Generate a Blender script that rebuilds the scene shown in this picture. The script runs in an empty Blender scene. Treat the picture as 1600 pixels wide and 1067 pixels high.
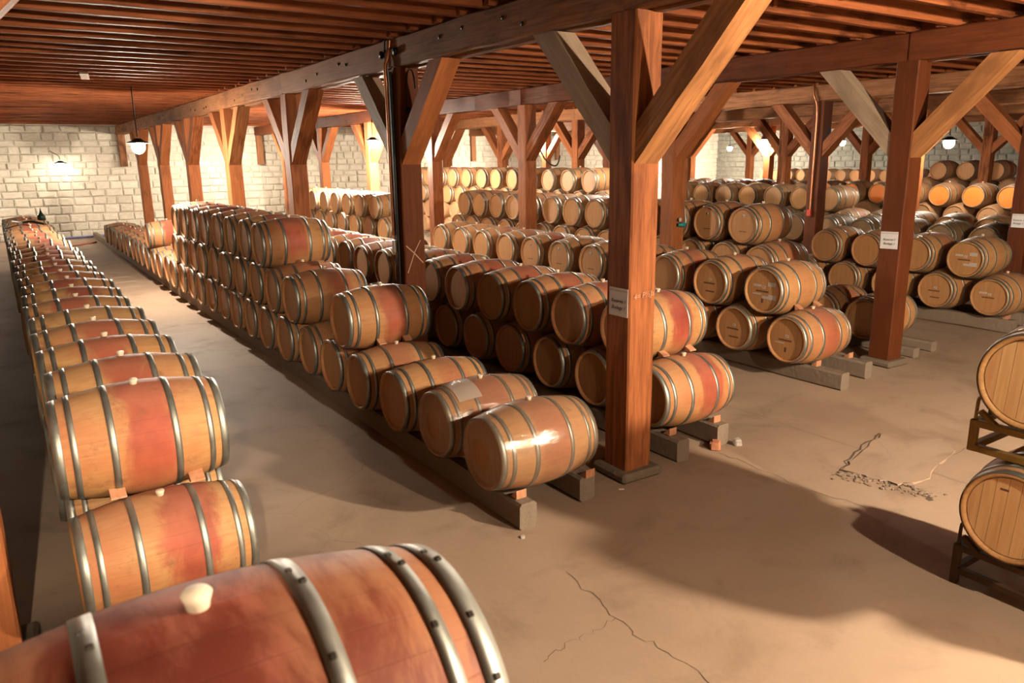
import bpy, bmesh, math, random
from mathutils import Vector, Matrix, Euler
R = random.Random(7)
C = bpy.context.scene.collection
SC = bpy.context.scene

# ------------------------------------------------------------------ camera
F_PX, PITCH, YAW, ROLL, CAM_H = 1189.4, 0.23607, 0.58686, -0.01386, 2.83
cy, sy, cp, sp = math.cos(YAW), math.sin(YAW), math.cos(PITCH), math.sin(PITCH)
fw = Vector((sy*cp, cy*cp, -sp)); rt = Vector((cy, -sy, 0)); up = rt.cross(fw)
c_, s_ = math.cos(ROLL), math.sin(ROLL)
r2 = rt*c_ + up*s_; u2 = up*c_ - rt*s_
cam = bpy.data.cameras.new('camera'); cam_o = bpy.data.objects.new('camera', cam); C.objects.link(cam_o)
M = Matrix((r2, u2, -fw)).transposed().to_4x4(); M.translation = (0, 0, CAM_H)
cam_o.matrix_world = M
cam.sensor_width = 36.0; cam.lens = F_PX/1600*36.0; cam.clip_start = .05; cam.clip_end = 200
cam.dof.use_dof = True; cam.dof.focus_distance = 7.5; cam.dof.aperture_fstop = 4.0
SC.camera = cam_o

# ------------------------------------------------------------------ world, exposure, lamp powers
w = bpy.data.worlds.new('world'); SC.world = w; w.use_nodes = True
w.node_tree.nodes['Background'].inputs[0].default_value = (1, .8, .6, 1)
w.node_tree.nodes['Background'].inputs[1].default_value = 0.0
SC.view_settings.view_transform = 'Standard'; SC.view_settings.look = 'None'
SC.view_settings.gamma = 1.0; SC.view_settings.use_curve_mapping = False
SC.view_settings.exposure = 0.2
LAMP_COL = (1.0, .84, .63)
# lanterns: x, y, z, watts, kind of hanging
LAMPS = [
    (-.75, -1.7, 3.72, 1380, 'white globe lantern behind the camera beside the far-left barrel row'),
    (3.90, -1.0, 3.45, 560, 'white globe lantern behind the camera in the wide aisle'),
    (2.55, 17.3, 3.18, 900, 'brightest globe lantern, hanging at the end of the long aisle'),
    (2.25, 33.9, 2.83, 70, 'small globe lantern on the stone wall, leftmost of all lanterns'),
    (9.30, 21.1, 3.34, 2600, 'globe lantern seen just left of the post with copper conduit'),
    (20.5, 28.5, 3.64, 2600, 'globe lantern against bright stone behind the four-tier barrel stack'),
    (20.3, 10.4, 3.08, 330, 'globe lantern over the orange-headed barrels, rightmost of all lanterns'),
    (25.85, 20.5, 3.37, 1100, 'globe lantern between thin posts, just left of red conduit post'),
    (34.9, 30.0, 3.24, 2600, 'smallest globe lantern, beside the bright far corner of the stone wall'),
    (31.25, 20.6, 3.33, 1000, 'globe lantern seen between the red conduit post and second signed post'),
    (6.5, -1.5, 3.55, 2350, 'white globe lantern behind the racked barrels, out of view'),
    (8.0, 31.6, 3.40, 700, 'added globe lantern brightening the stone wall, hidden behind a post'),  # extra unseen lamp, added to light the middle of the back wall
    (-2.6, 32.6, 3.30, 480, 'added globe lantern brightening the stone wall, out of view at left'),  # unseen lamp added to lift the left part of the wall
    (6.5, 13.1, 3.30, 190, 'globe lantern hidden behind the post with copper conduit'),
    (12.6, 13.9, 3.35, 330, 'added globe lantern for the far barrels, hidden behind the nearest signed post'),  # added fill lamp, not a visible source
]

# ------------------------------------------------------------------ node helpers
def mat(name):
    m = bpy.data.materials.new(name); m.use_nodes = True
    nt = m.node_tree; b = nt.nodes['Principled BSDF']
    return m, nt, b
def N(nt, t, **k):
    n = nt.nodes.new(t)
    for a, v in k.items():
        if a.startswith('i_'):
            key = a[2:]; key = int(key) if key.isdigit() else key
            n.inputs[key].default_value = v
        else: setattr(n, a, v)
    return n
def L(nt, a, b): nt.links.new(a, b)
def math_n(nt, op, a, b=None, clamp=False):
    n = N(nt, 'ShaderNodeMath', operation=op, use_clamp=clamp)
    for i, v in enumerate((a, b)):
        if v is None: continue
        if isinstance(v, (int, float)): n.inputs[i].default_value = v
        else: L(nt, v, n.inputs[i])
    return n.outputs[0]
def mixc(nt, f, a, b, mode='MIX'):
    n = N(nt, 'ShaderNodeMix', data_type='RGBA', blend_type=mode)
    for s, v in ((n.inputs[0], f), (n.inputs[6], a), (n.inputs[7], b)):
        if isinstance(v, (int, float)): s.default_value = v
        elif isinstance(v, tuple): s.default_value = (*v, 1) if len(v) == 3 else v
        else: L(nt, v, s)
    return n.outputs[2]
def ramp(nt, f, stops):
    n = N(nt, 'ShaderNodeValToRGB'); e = n.color_ramp.elements
    while len(e) < len(stops): e.new(.5)
    for el, (p, c) in zip(e, stops):
        el.position = p; el.color = (*c, 1) if len(c) == 3 else c
    L(nt, f, n.inputs[0]); return n.outputs[0]
ALB = .60
def fin(nt, col, b, k=1.0, sat=.98, spec=.18):
    m_ = N(nt, 'ShaderNodeVectorMath', operation='SCALE'); L(nt, col, m_.inputs[0]); m_.inputs['Scale'].default_value = ALB*k
    hs = N(nt, 'ShaderNodeHueSaturation'); hs.inputs['Saturation'].default_value = sat; L(nt, m_.outputs[0], hs.inputs['Color'])
    L(nt, hs.outputs[0], b.inputs['Base Color']); b.inputs['Specular IOR Level'].default_value = spec
def smooth(nt, v, a, b):
    n = N(nt, 'ShaderNodeMapRange', interpolation_type='SMOOTHSTEP')
    L(nt, v, n.inputs[0]); n.inputs[1].default_value = a; n.inputs[2].default_value = b
    return n.outputs[0]
def noise(nt, vec, scale, detail=4, rough=.55, sc=None, dist=0.0):
    if sc:
        mp = N(nt, 'ShaderNodeMapping'); mp.inputs['Scale'].default_value = sc; L(nt, vec, mp.inputs[0]); vec = mp.outputs[0]
    n = N(nt, 'ShaderNodeTexNoise'); L(nt, vec, n.inputs['Vector'])
    n.inputs['Scale'].default_value = scale; n.inputs['Detail'].default_value = detail; n.inputs['Roughness'].default_value = rough
    n.inputs['Distortion'].default_value = dist
    return n.outputs[0]
def bump(nt, b, h, strength=.3, dist=.01):
    n = N(nt, 'ShaderNodeBump'); n.inputs['Strength'].default_value = strength; n.inputs['Distance'].default_value = dist
    L(nt, h, n.inputs['Height']); L(nt, n.outputs[0], b.inputs['Normal'])
def objvec(nt, rnd=True):
    tc = N(nt, 'ShaderNodeTexCoord'); oi = N(nt, 'ShaderNodeObjectInfo')
    if not rnd: return tc.outputs['Object'], oi
    v = N(nt, 'ShaderNodeVectorMath', operation='ADD'); L(nt, tc.outputs['Object'], v.inputs[0])
    m = math_n(nt, 'MULTIPLY', oi.outputs['Random'], 37.0)
    cx = N(nt, 'ShaderNodeCombineXYZ'); L(nt, m, cx.inputs[0]); L(nt, m, cx.inputs[1]); L(nt, m, cx.inputs[2])
    L(nt, cx.outputs[0], v.inputs[1]); return v.outputs[0], oi

# ------------------------------------------------------------------ materials
MT = {}
def m_timber(name, dark, light, rough=.62, slant=0):
    m, nt, b = mat(name); v, oi = objvec(nt)
    if slant:      # grain along a brace that rises at 45 degrees in its own axes
        mp = N(nt, 'ShaderNodeMapping'); mp.inputs['Rotation'].default_value = (slant, 0, 0); L(nt, v, mp.inputs[0]); v = mp.outputs[0]
    g = noise(nt, v, 3.0, 6, .6, (9, 9, .55), .6)
    g2 = noise(nt, v, 2.2, 5, .6, (1.5, 1.5, .6), .4)
    fine = noise(nt, v, 14, 3, .6, (8, 8, .5))
    col = ramp(nt, g, [(.28, dark), (.72, light)])
    col = mixc(nt, math_n(nt, 'MULTIPLY', smooth(nt, g2, .48, .70), .8), col, tuple(x*.6 for x in dark))
    hue = math_n(nt, 'MULTIPLY', oi.outputs['Random'], .55)
    col = mixc(nt, hue, col, tuple(min(1, x*1.12) for x in light))
    fin(nt, col, b, 1.0, 1.0, .10); b.inputs['Roughness'].default_value = rough
    bump(nt, b, math_n(nt, 'ADD', math_n(nt, 'MULTIPLY', g, .7), math_n(nt, 'MULTIPLY', fine, .3)), .35, .012)
    MT[name] = m; return m
m_timber('timber_red', (0.095, 0.021, 0.006), (0.47, 0.158, 0.054))
m_timber('beam_shaded', (0.07, 0.018, 0.006), (0.2, 0.056, 0.021))  # darker beam timber, shade of the unlit face put into the colour
m_timber('post_shaded', (.06, .013, .004), (.155, .042, .013))  # darker post timber with shade painted into its colour
m_timber('timber_brace', (.14, .048, .018), (.56, .245, .092))
m_timber('timber_beam', (0.11, 0.04, 0.015), (0.44, 0.19, 0.082))
m_timber('timber_joist', (0.1, 0.024, 0.008), (0.45, 0.135, 0.047))
m_timber('timber_grey', (.26, .16, .10), (.50, .36, .25))
m_timber('wedge_wood', (.50, .20, .10), (.72, .36, .20))
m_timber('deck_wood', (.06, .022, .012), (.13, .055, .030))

m_timber('brace_red', (.095, .021, .006), (.47, .158, .054), .62, math.pi/4)
m_timber('brace_grey', (.26, .16, .10), (.50, .36, .25), .62, math.pi/4)
m_timber('brace_light', (.14, .048, .018), (.56, .245, .092), .62, math.pi/4)
def m_barrel():
    m, nt, b = mat('barrel_oak'); tc = N(nt, 'ShaderNodeTexCoord'); o = tc.outputs['Object']; v, oi = objvec(nt)
    sepc = N(nt, 'ShaderNodeSeparateColor'); L(nt, oi.outputs['Color'], sepc.inputs[0])
    stain, tone, dirt = sepc.outputs[0], sepc.outputs[1], sepc.outputs[2]
    xyz = N(nt, 'ShaderNodeSeparateXYZ'); L(nt, o, xyz.inputs[0])
    x, y, z = xyz.outputs
    ang = math_n(nt, 'ARCTAN2', y, z)
    st = math_n(nt, 'MULTIPLY', ang, 28/(2*math.pi))
    wn = N(nt, 'ShaderNodeTexWhiteNoise', noise_dimensions='2D')
    cc = N(nt, 'ShaderNodeCombineXYZ'); L(nt, math_n(nt, 'FLOOR', st), cc.inputs[0]); L(nt, oi.outputs['Random'], cc.inputs[1]); L(nt, cc.outputs[0], wn.inputs['Vector'])
    fr = math_n(nt, 'FRACT', st); ed = math_n(nt, 'ABSOLUTE', math_n(nt, 'SUBTRACT', fr, .5))
    joint = smooth(nt, ed, .475, .497)
    grain = noise(nt, v, 3.0, 6, .62, (1.2, 14, 14), .3)
    blot = noise(nt, v, 3.2, 4, .6)
    base = ramp(nt, grain, [(.25, (.44, .215, .070)), (.75, (.68, .385, .140))])
    base = mixc(nt, math_n(nt, 'MULTIPLY', wn.outputs[0], .20), base, (.50, .25, .09))
    base = mixc(nt, math_n(nt, 'MULTIPLY', tone, 1.0), base, (.60, .22, .085))
    # wine stain running from the bung round the middle of the cask
    off = math_n(nt, 'MULTIPLY', math_n(nt, 'SUBTRACT', oi.outputs['Random'], .35), .20)
    dx = math_n(nt, 'ABSOLUTE', math_n(nt, 'SUBTRACT', x, off))
    run = noise(nt, v, 2.4, 5, .65, (2.6, 1.1, .75), .8)
    wdt = math_n(nt, 'ADD', math_n(nt, 'MULTIPLY', math_n(nt, 'SUBTRACT', run, .5), .30), dx)
    s1 = math_n(nt, 'SUBTRACT', 1.0, smooth(nt, wdt, .095, .19))
    zz = smooth(nt, math_n(nt, 'ADD', z, math_n(nt, 'MULTIPLY', run, .3)), -.20, .16)
    s1 = math_n(nt, 'MULTIPLY', math_n(nt, 'MULTIPLY', s1, zz), stain, True)
    red = ramp(nt, blot, [(.3, (.25, .018, .014)), (.7, (.50, .075, .045))])
    col = mixc(nt, math_n(nt, 'MULTIPLY', s1, .92), base, red)
    blush = math_n(nt, 'MULTIPLY', math_n(nt, 'MULTIPLY', smooth(nt, noise(nt, v, 1.7, 3, .6), .42, .72), stain), .62)
    col = mixc(nt, blush, col, (.52, .13, .055))
    # dust settled on upper staves, mould marks
    dust = math_n(nt, 'MULTIPLY', smooth(nt, z, .14, .36), math_n(nt, 'ADD', math_n(nt, 'MULTIPLY', blot, .30), .12))
    col = mixc(nt, dust, col, (.48, .28, .19))
    mld = math_n(nt, 'MULTIPLY', smooth(nt, noise(nt, v, 7, 6, .75), .54, .74), .6)
    col = mixc(nt, mld, col, (.20, .085, .045))
    col = mixc(nt, dirt, col, (.17, .115, .060))
    col = mixc(nt, math_n(nt, 'MULTIPLY', joint, .22), col, (.16, .06, .03))
    col = mixc(nt, math_n(nt, 'MULTIPLY', math_n(nt, 'SUBTRACT', 1.0, oi.outputs['Alpha']), math_n(nt, 'ADD', .25, math_n(nt, 'MULTIPLY', smooth(nt, run, .38, .62), 1.1)), True), col, (.19, .029, .015))
    fin(nt, col, b); b.inputs['Roughness'].default_value = .58
    bump(nt, b, math_n(nt, 'SUBTRACT', math_n(nt, 'MULTIPLY', grain, .3), joint), .35, .004)
    MT['barrel'] = m
m_barrel()

def m_head(name='barrel_head_oak', boards=True):
    m, nt, b = mat(name); tc = N(nt, 'ShaderNodeTexCoord'); o = tc.outputs['Object']; v, oi = objvec(nt)
    sepc = N(nt, 'ShaderNodeSeparateColor'); L(nt, oi.outputs['Color'], sepc.inputs[0])
    xyz = N(nt, 'ShaderNodeSeparateXYZ'); L(nt, o, xyz.inputs[0]); x, y, z = xyz.outputs
    grain = noise(nt, v, 3.0, 6, .62, (14, 14, 1.0), .3)
    base = ramp(nt, grain, [(.25, (.52, .23, .075)), (.75, (.72, .38, .145))] if boards else [(.25, (.74, .40, .16)), (.75, (.98, .62, .29))])
    base = mixc(nt, math_n(nt, 'MULTIPLY', sepc.outputs[1], .8), base, (.58, .24, .10))
    if boards:
        st = math_n(nt, 'ADD', math_n(nt, 'DIVIDE', y, .095), 40.5)
        ed = math_n(nt, 'ABSOLUTE', math_n(nt, 'SUBTRACT', math_n(nt, 'FRACT', st), .5))
        wn = N(nt, 'ShaderNodeTexWhiteNoise', noise_dimensions='2D'); cc = N(nt, 'ShaderNodeCombineXYZ')
        L(nt, math_n(nt, 'FLOOR', st), cc.inputs[0]); L(nt, oi.outputs['Random'], cc.inputs[1]); L(nt, cc.outputs[0], wn.inputs['Vector'])
        base = mixc(nt, math_n(nt, 'MULTIPLY', wn.outputs[0], .35), base, (.50, .24, .09))
        base = mixc(nt, math_n(nt, 'MULTIPLY', smooth(nt, ed, .47, .496), .5), base, (.2, .08, .03))
    red = smooth(nt, noise(nt, v, 3.5, 4, .6, (2, 2, .8)), .60, .78)
    base = mixc(nt, math_n(nt, 'MULTIPLY', red, .55), base, (.52, .13, .07))
    base = mixc(nt, sepc.outputs[2], base, (.17, .115, .060))
    fin(nt, base, b); b.inputs['Roughness'].default_value = .5
    bump(nt, b, grain, .15, .004)
    MT[name] = m
m_head(); m_head('head_board_oak', False)

def m_metal(name, col, rough, scale=9, metallic=.85):
    m, nt, b = mat(name); v, oi = objvec(nt)
    n = noise(nt, v, scale, 4, .6)
    c = ramp(nt, n, [(.3, tuple(x*.72 for x in col)), (.7, col)])
    fin(nt, c, b); b.inputs['Metallic'].default_value = metallic
    L(nt, math_n(nt, 'ADD', math_n(nt, 'MULTIPLY', n, .18), rough-.09), b.inputs['Roughness'])
    MT[name] = m
m_metal('hoop_zinc', (.50, .49, .43), .46)
m_metal('rivet_steel', (.12, .10, .08), .5)
m_metal('black_iron', (.035, .030, .028), .5, metallic=.6)
m_metal('copper_pipe', (.75, .30, .14), .35)
m_metal('rack_paint', (.30, .155, .03), .5, 14, .15)
m_metal('rack_shaded', (.10, .050, .022), .6, 14, .15)  # lower rack colour, shade painted in
m_metal('bright_steel', (.8, .8, .78), .25)
def m_plain(name, col, rough=.6, scale=12, amt=.2, bmp=0.0):
    m, nt, b = mat(name); v, oi = objvec(nt)
    n = noise(nt, v, scale, 4, .6)
    fin(nt, mixc(nt, math_n(nt, 'MULTIPLY', n, amt*2), col, tuple(x*.5 for x in col)), b)
    b.inputs['Roughness'].default_value = rough
    if bmp: bump(nt, b, n, bmp, .02)
    MT[name] = m
m_plain('bung_silicone', (.80, .64, .46), .45, 6, .08)
m_plain('sill_concrete', (.30, .22, .16), .85, 18, .25, .6)
m_plain('footing_stone', (.24, .175, .12), .9, 14, .35, .8)
m_plain('brick_rubble', (.62, .24, .12), .85, 20, .2, .5)
m_plain('pale_rubble', (.70, .62, .52), .85, 20, .2, .5)
m_plain('paper_white', (.80, .76, .76), .35, 4, .05)
m_plain('ink_black', (.03, .025, .025), .6, 4, .05)
m_plain('chalk', (.66, .36, .22), .9, 60, .3)
m_plain('label_white', (.62, .52, .46), .5, 6, .08)
m_plain('print_dark', (.22, .10, .05), .6, 40, .3)
m_plain('red_plastic', (.62, .06, .04), .4, 6, .1)
m_plain('box_white', (.78, .72, .62), .4, 6, .08)
m_plain('hose_violet', (.26, .27, .55), .45, 6, .15)
m_plain('hose_red', (.45, .13, .07), .5, 6, .15)
m_plain('valve_teal', (.03, .28, .26), .4, 6, .1)
m_plain('dark_glass', (.012, .020, .014), .15, 6, .1)
m_plain('cable_black', (.02, .017, .015), .5, 6, .1)
m_plain('orange_head', (.90, .23, .022), .5, 8, .22)
m_plain('floor_crack', (.16, .11, .075), .95, 30, .2)
m_plain('patch_concrete', (.37, .27, .195), .95, 9, .18, .25)
m_plain('mortar', (.80, .73, .60), .95, 12, .25, .6)

def m_floor():
    m, nt, b = mat('floor_concrete'); tc = N(nt, 'ShaderNodeTexCoord'); o = tc.outputs['Object']
    big = noise(nt, o, .35, 5, .6, None, .4); mid = noise(nt, o, 1.6, 6, .62, None, .6); fine = noise(nt, o, 26, 5, .65)
    c = ramp(nt, big, [(.32, (.40, .268, .178)), (.70, (.57, .400, .277))])
    c = mixc(nt, math_n(nt, 'MULTIPLY', smooth(nt, mid, .50, .72), .55), c, (.275, .178, .115))
    c = mixc(nt, math_n(nt, 'MULTIPLY', smooth(nt, mid, .30, .45), .0), c, (.5, .4, .3))
    wine = smooth(nt, noise(nt, o, .9, 4, .6), .64, .76)
    c = mixc(nt, math_n(nt, 'MULTIPLY', wine, .30), c, (.34, .165, .105))
    c = mixc(nt, math_n(nt, 'MULTIPLY', fine, .22), c, (.23, .165, .12))
    vo = N(nt, 'ShaderNodeTexVoronoi', feature='DISTANCE_TO_EDGE'); vo.inputs['Scale'].default_value = .42
    wv = N(nt, 'ShaderNodeVectorMath', operation='ADD'); L(nt, o, wv.inputs[0])
    nn = N(nt, 'ShaderNodeTexNoise'); nn.inputs['Scale'].default_value = 1.2; nn.inputs['Detail'].default_value = 6; L(nt, o, nn.inputs['Vector'])
    sc = N(nt, 'ShaderNodeVectorMath', operation='SCALE'); L(nt, nn.outputs['Color'], sc.inputs[0]); sc.inputs['Scale'].default_value = .5
    L(nt, sc.outputs[0], wv.inputs[1]); L(nt, wv.outputs[0], vo.inputs['Vector'])
    crack = math_n(nt, 'MULTIPLY', math_n(nt, 'SUBTRACT', 1.0, smooth(nt, vo.outputs['Distance'], .0, .006)), smooth(nt, big, .45, .6))
    c = mixc(nt, math_n(nt, 'MULTIPLY', crack, .18), c, (.12, .08, .055))
    fin(nt, c, b)
    L(nt, math_n(nt, 'ADD', math_n(nt, 'MULTIPLY', mid, .25), .52), b.inputs['Roughness'])
    bump(nt, b, math_n(nt, 'ADD', math_n(nt, 'MULTIPLY', mid, .6), math_n(nt, 'MULTIPLY', fine, .25)), .30, .02)
    MT['floor'] = m
m_floor()

def m_stone(name, a, bcol):
    m, nt, b = mat(name); v, oi = objvec(nt)
    n = noise(nt, v, 3.0, 5, .65); f = noise(nt, v, 16, 4, .65)
    c = ramp(nt, n, [(.3, a), (.7, bcol)])
    c = mixc(nt, math_n(nt, 'MULTIPLY', oi.outputs['Random'], .5), c, tuple(x*.72 for x in a))
    fin(nt, c, b, 1.15); b.inputs['Roughness'].default_value = .92
    bump(nt, b, math_n(nt, 'ADD', n, math_n(nt, 'MULTIPLY', f, .4)), .6, .03)
    MT[name] = m
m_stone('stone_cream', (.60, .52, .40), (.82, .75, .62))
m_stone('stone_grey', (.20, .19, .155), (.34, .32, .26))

def m_emit(name, strength, col=LAMP_COL):
    m, nt, b = mat(name); b.inputs['Base Color'].default_value = (.9, .85, .75, 1)
    b.inputs['Emission Color'].default_value = (*col, 1); b.inputs['Emission Strength'].default_value = strength
    return m
def m_film():
    m, nt, b = mat('stretch_film'); out = nt.nodes['Material Output']; nt.nodes.remove(b)
    v, oi = objvec(nt)
    gl = N(nt, 'ShaderNodeBsdfGlossy'); gl.inputs['Color'].default_value = (.62, .60, .57, 1); gl.inputs['Roughness'].default_value = .16
    df = N(nt, 'ShaderNodeBsdfDiffuse'); df.inputs['Color'].default_value = (.34, .24, .165, 1)
    tr = N(nt, 'ShaderNodeBsdfTransparent'); tr.inputs['Color'].default_value = (.98, .95, .92, 1)
    n = noise(nt, v, 5, 5, .6, (1, 3, 3), 1.5)
    bp = N(nt, 'ShaderNodeBump'); bp.inputs['Strength'].default_value = .35; bp.inputs['Distance'].default_value = .01; L(nt, n, bp.inputs['Height'])
    L(nt, bp.outputs[0], gl.inputs['Normal']); L(nt, bp.outputs[0], df.inputs['Normal'])
    a = N(nt, 'ShaderNodeMixShader'); a.inputs[0].default_value = .16; L(nt, tr.outputs[0], a.inputs[1]); L(nt, df.outputs[0], a.inputs[2])
    c = N(nt, 'ShaderNodeMixShader'); c.inputs[0].default_value = .10; L(nt, a.outputs[0], c.inputs[1]); L(nt, gl.outputs[0], c.inputs[2])
    L(nt, c.outputs[0], out.inputs[0]); MT['film'] = m
m_film()

# ------------------------------------------------------------------ object helpers
def tag(o, label=None, cat=None, group=None, kind=None):
    if label: o['label'] = label
    if cat: o['category'] = cat
    if group: o['group'] = group
    if kind: o['kind'] = kind
    return o
def empty(name, loc=(0, 0, 0), rot=(0, 0, 0)):
    o = bpy.data.objects.new(name, None); o.empty_display_size = .1; C.objects.link(o)
    o.location = loc; o.rotation_euler = rot; return o
def mesh_from(name, verts, faces, smooth_=False):
    me = bpy.data.meshes.new(name); me.from_pydata([tuple(v) for v in verts], [], faces); me.update()
    if smooth_: me.polygons.foreach_set('use_smooth', [True]*len(me.polygons))
    return me
def ob(name, me, m=None, parent=None, loc=(0, 0, 0), rot=(0, 0, 0), scale=(1, 1, 1)):
    o = bpy.data.objects.new(name, me)
    if m is not None and not me.materials: me.materials.append(MT[m] if isinstance(m, str) else m)
    C.objects.link(o); o.parent = parent; o.location = loc; o.rotation_euler = rot; o.scale = scale
    return o
def box_me(name, sx, sy, sz, ch=.0, ctr=True):
    bm = bmesh.new(); bmesh.ops.create_cube(bm, size=1)
    for v in bm.verts: v.co = Vector((v.co.x*sx, v.co.y*sy, v.co.z*sz + (0 if ctr else sz/2)))
    if ch: bmesh.ops.bevel(bm, geom=bm.edges[:], offset=ch, segments=1, affect='EDGES')
    me = bpy.data.meshes.new(name); bm.to_mesh(me); bm.free(); return me
def timber_me(name, wx, wy, length, ch=.012, n=5, jit=.004, seed=0, ctr=False):
    """hewn timber along +Z, chamfered arrises, slightly uneven"""
    r = random.Random(seed); vs, fs = [], []
    hx, hy = wx/2, wy/2
    ring = [(hx-ch, -hy), (hx, -hy+ch), (hx, hy-ch), (hx-ch, hy), (-hx+ch, hy), (-hx, hy-ch), (-hx, -hy+ch), (-hx+ch, -hy)]
    for i in range(n+1):
        z = length*i/n - (length/2 if ctr else 0); jx, jy = r.uniform(-jit, jit), r.uniform(-jit, jit)
        for (x, y) in ring: vs.append((x+jx+r.uniform(-jit, jit)*.5, y+jy+r.uniform(-jit, jit)*.5, z))
    for i in range(n):
        for k in range(8): a = i*8+k; b_ = i*8+(k+1) % 8; fs.append((a, b_, b_+8, a+8))
    fs.append(tuple(range(7, -1, -1))); fs.append(tuple(range(n*8, n*8+8)))
    return mesh_from(name, vs, fs)
def lathe_me(name, prof, seg, axis='X', closed=False, smooth_=True):
    """prof: list of (axial, radius)"""
    vs, fs = [], []
    for (a, r) in prof:
        for k in range(seg):
            t = 2*math.pi*k/seg
            if axis == 'X': vs.append((a, r*math.sin(t), r*math.cos(t)))
            else: vs.append((r*math.cos(t), r*math.sin(t), a))
    n = len(prof)
    for i in range(n if closed else n-1):
        j = (i+1) % n
        for k in range(seg):
            k2 = (k+1) % seg
            q = (i*seg+k, i*seg+k2, j*seg+k2, j*seg+k)
            fs.append(q if axis == 'Z' else q[::-1])
    return mesh_from(name, vs, fs, smooth_)
def tube_me(name, pts, r, seg=10):
    cu = bpy.data.curves.new(name, 'CURVE'); cu.dimensions = '3D'; s = cu.splines.new('NURBS'); s.points.add(len(pts)-1)
    for p, q in zip(s.points, pts): p.co = (*q, 1)
    s.use_endpoint_u = True; s.order_u = 3; cu.bevel_depth = r; cu.bevel_resolution = 3; cu.resolution_u = 6; cu.use_fill_caps = True
    o = bpy.data.objects.new('tmp', cu); C.objects.link(o)
    dg = bpy.context.evaluated_depsgraph_get(); me = bpy.data.meshes.new_from_object(o.evaluated_get(dg)); me.name = name
    me.materials.clear(); bpy.data.objects.remove(o); bpy.data.curves.remove(cu)
    return me
def text_me(name, s, size, shear=.3, ext=.0006):
    cu = bpy.data.curves.new(name, 'FONT'); cu.body = s; cu.size = size; cu.shear = shear; cu.extrude = ext
    cu.align_x = 'CENTER'; cu.align_y = 'CENTER'; cu.resolution_u = 4; cu.space_line = 1.25
    o = bpy.data.objects.new('tmp', cu); C.objects.link(o)
    dg = bpy.context.evaluated_depsgraph_get(); me = bpy.data.meshes.new_from_object(o.evaluated_get(dg)); me.name = name
    bpy.data.objects.remove(o); bpy.data.curves.remove(cu); return me
def join_me(name, parts):
    """parts: (mesh, matrix, material index) joined to one mesh"""
    vs, fs, mi, sm = [], [], [], []
    for me, mx, k in parts:
        b0 = len(vs)
        vs += [tuple(mx @ v.co) for v in me.vertices]
        for p in me.polygons:
            fs.append(tuple(b0+i for i in p.vertices)); mi.append(k); sm.append(p.use_smooth)
    me = bpy.data.meshes.new(name); me.from_pydata(vs, [], fs); me.update()
    me.polygons.foreach_set('material_index', mi); me.polygons.foreach_set('use_smooth', sm)
    return me
ORD = ['first', 'second', 'third', 'fourth', 'fifth', 'sixth', 'seventh', 'eighth', 'ninth', 'tenth', 'eleventh', 'twelfth',
       'thirteenth', 'fourteenth', 'fifteenth', 'sixteenth', 'seventeenth', 'eighteenth', 'nineteenth', 'twentieth'] + \
      ['twenty-' + x for x in ('first', 'second', 'third', 'fourth', 'fifth', 'sixth', 'seventh', 'eighth', 'ninth')] + ['thirtieth'] + \
      ['thirty-' + x for x in ('first', 'second', 'third', 'fourth', 'fifth', 'sixth', 'seventh', 'eighth', 'ninth')]

# ------------------------------------------------------------------ room shell
X0, X1, Y0, Y1 = -5.2, 39.2, -4.2, 34.7
ZB, ZBT, ZJ, ZD = 3.95, 4.29, 4.29, 4.50       # beam bottom / top, joist bottom, deck
floor = ob('floor', box_me('floor', X1-X0+.6, Y1-Y0+.6, .2), 'floor', None, ((X0+X1)/2, (Y0+Y1)/2, -.1)); tag(floor, kind='structure')
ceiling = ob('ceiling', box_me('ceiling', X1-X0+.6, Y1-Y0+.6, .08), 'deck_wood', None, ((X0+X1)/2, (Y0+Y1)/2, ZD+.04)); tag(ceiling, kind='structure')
HW = ZD
wall_back = ob('wall_back', box_me('wall_back', X1-X0+.6, .3, HW), 'mortar', None, ((X0+X1)/2, Y1+.15, HW/2)); tag(wall_back, kind='structure')
wall_front = ob('wall_front', box_me('wall_front', X1-X0+.6, .3, HW), 'stone_grey', None, ((X0+X1)/2, Y0-.15, HW/2)); tag(wall_front, kind='structure')
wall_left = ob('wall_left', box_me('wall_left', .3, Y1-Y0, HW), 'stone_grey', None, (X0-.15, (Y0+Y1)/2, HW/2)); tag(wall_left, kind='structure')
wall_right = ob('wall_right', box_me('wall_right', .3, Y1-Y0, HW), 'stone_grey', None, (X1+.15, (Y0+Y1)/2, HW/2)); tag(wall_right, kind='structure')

# stones of the walls: irregular blocks, proud of the mortar
def stone_me(i):
    r = random.Random(100+i); vs = []
    for y, s in ((0, .5), (-.6, .49), (-1, .40)):
        for sx, sz in ((-1, -1), (1, -1), (1, 1), (-1, 1)):
            vs.append((sx*s+r.uniform(-.045, .045), y+r.uniform(-.12, .12)*(y < 0), sz*(s-.02*(s < .45))+r.uniform(-.06, .06)))
    fs = []
    for a in (0, 4):
        for k in range(4): k2 = (k+1) % 4; fs.append((a+k, a+k2, a+4+k2, a+4+k))
    fs.append((8, 9, 10, 11))
    return mesh_from('stone', vs, fs)
SM = [stone_me(i) for i in range(8)]
for me in SM: me.materials.append(MT['stone_cream'])
rs = random.Random(5); slots = []
z = .0
while z < HW-.12:
    h = rs.uniform(.21, .33); x = X0+rs.uniform(-.3, 0)
    while x < X1:
        wd = rs.uniform(.34, .68); slots.append((x+wd/2, z+h/2, wd-.035, h-.035)); x += wd
    z += h
vis = [s for s in slots if -1.0 < s[0] < 9.4]; vis.sort(key=lambda s: -s[2]*s[3]); ind = set(vis[:300])
ctr = wall_back.location
rest = []
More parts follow.
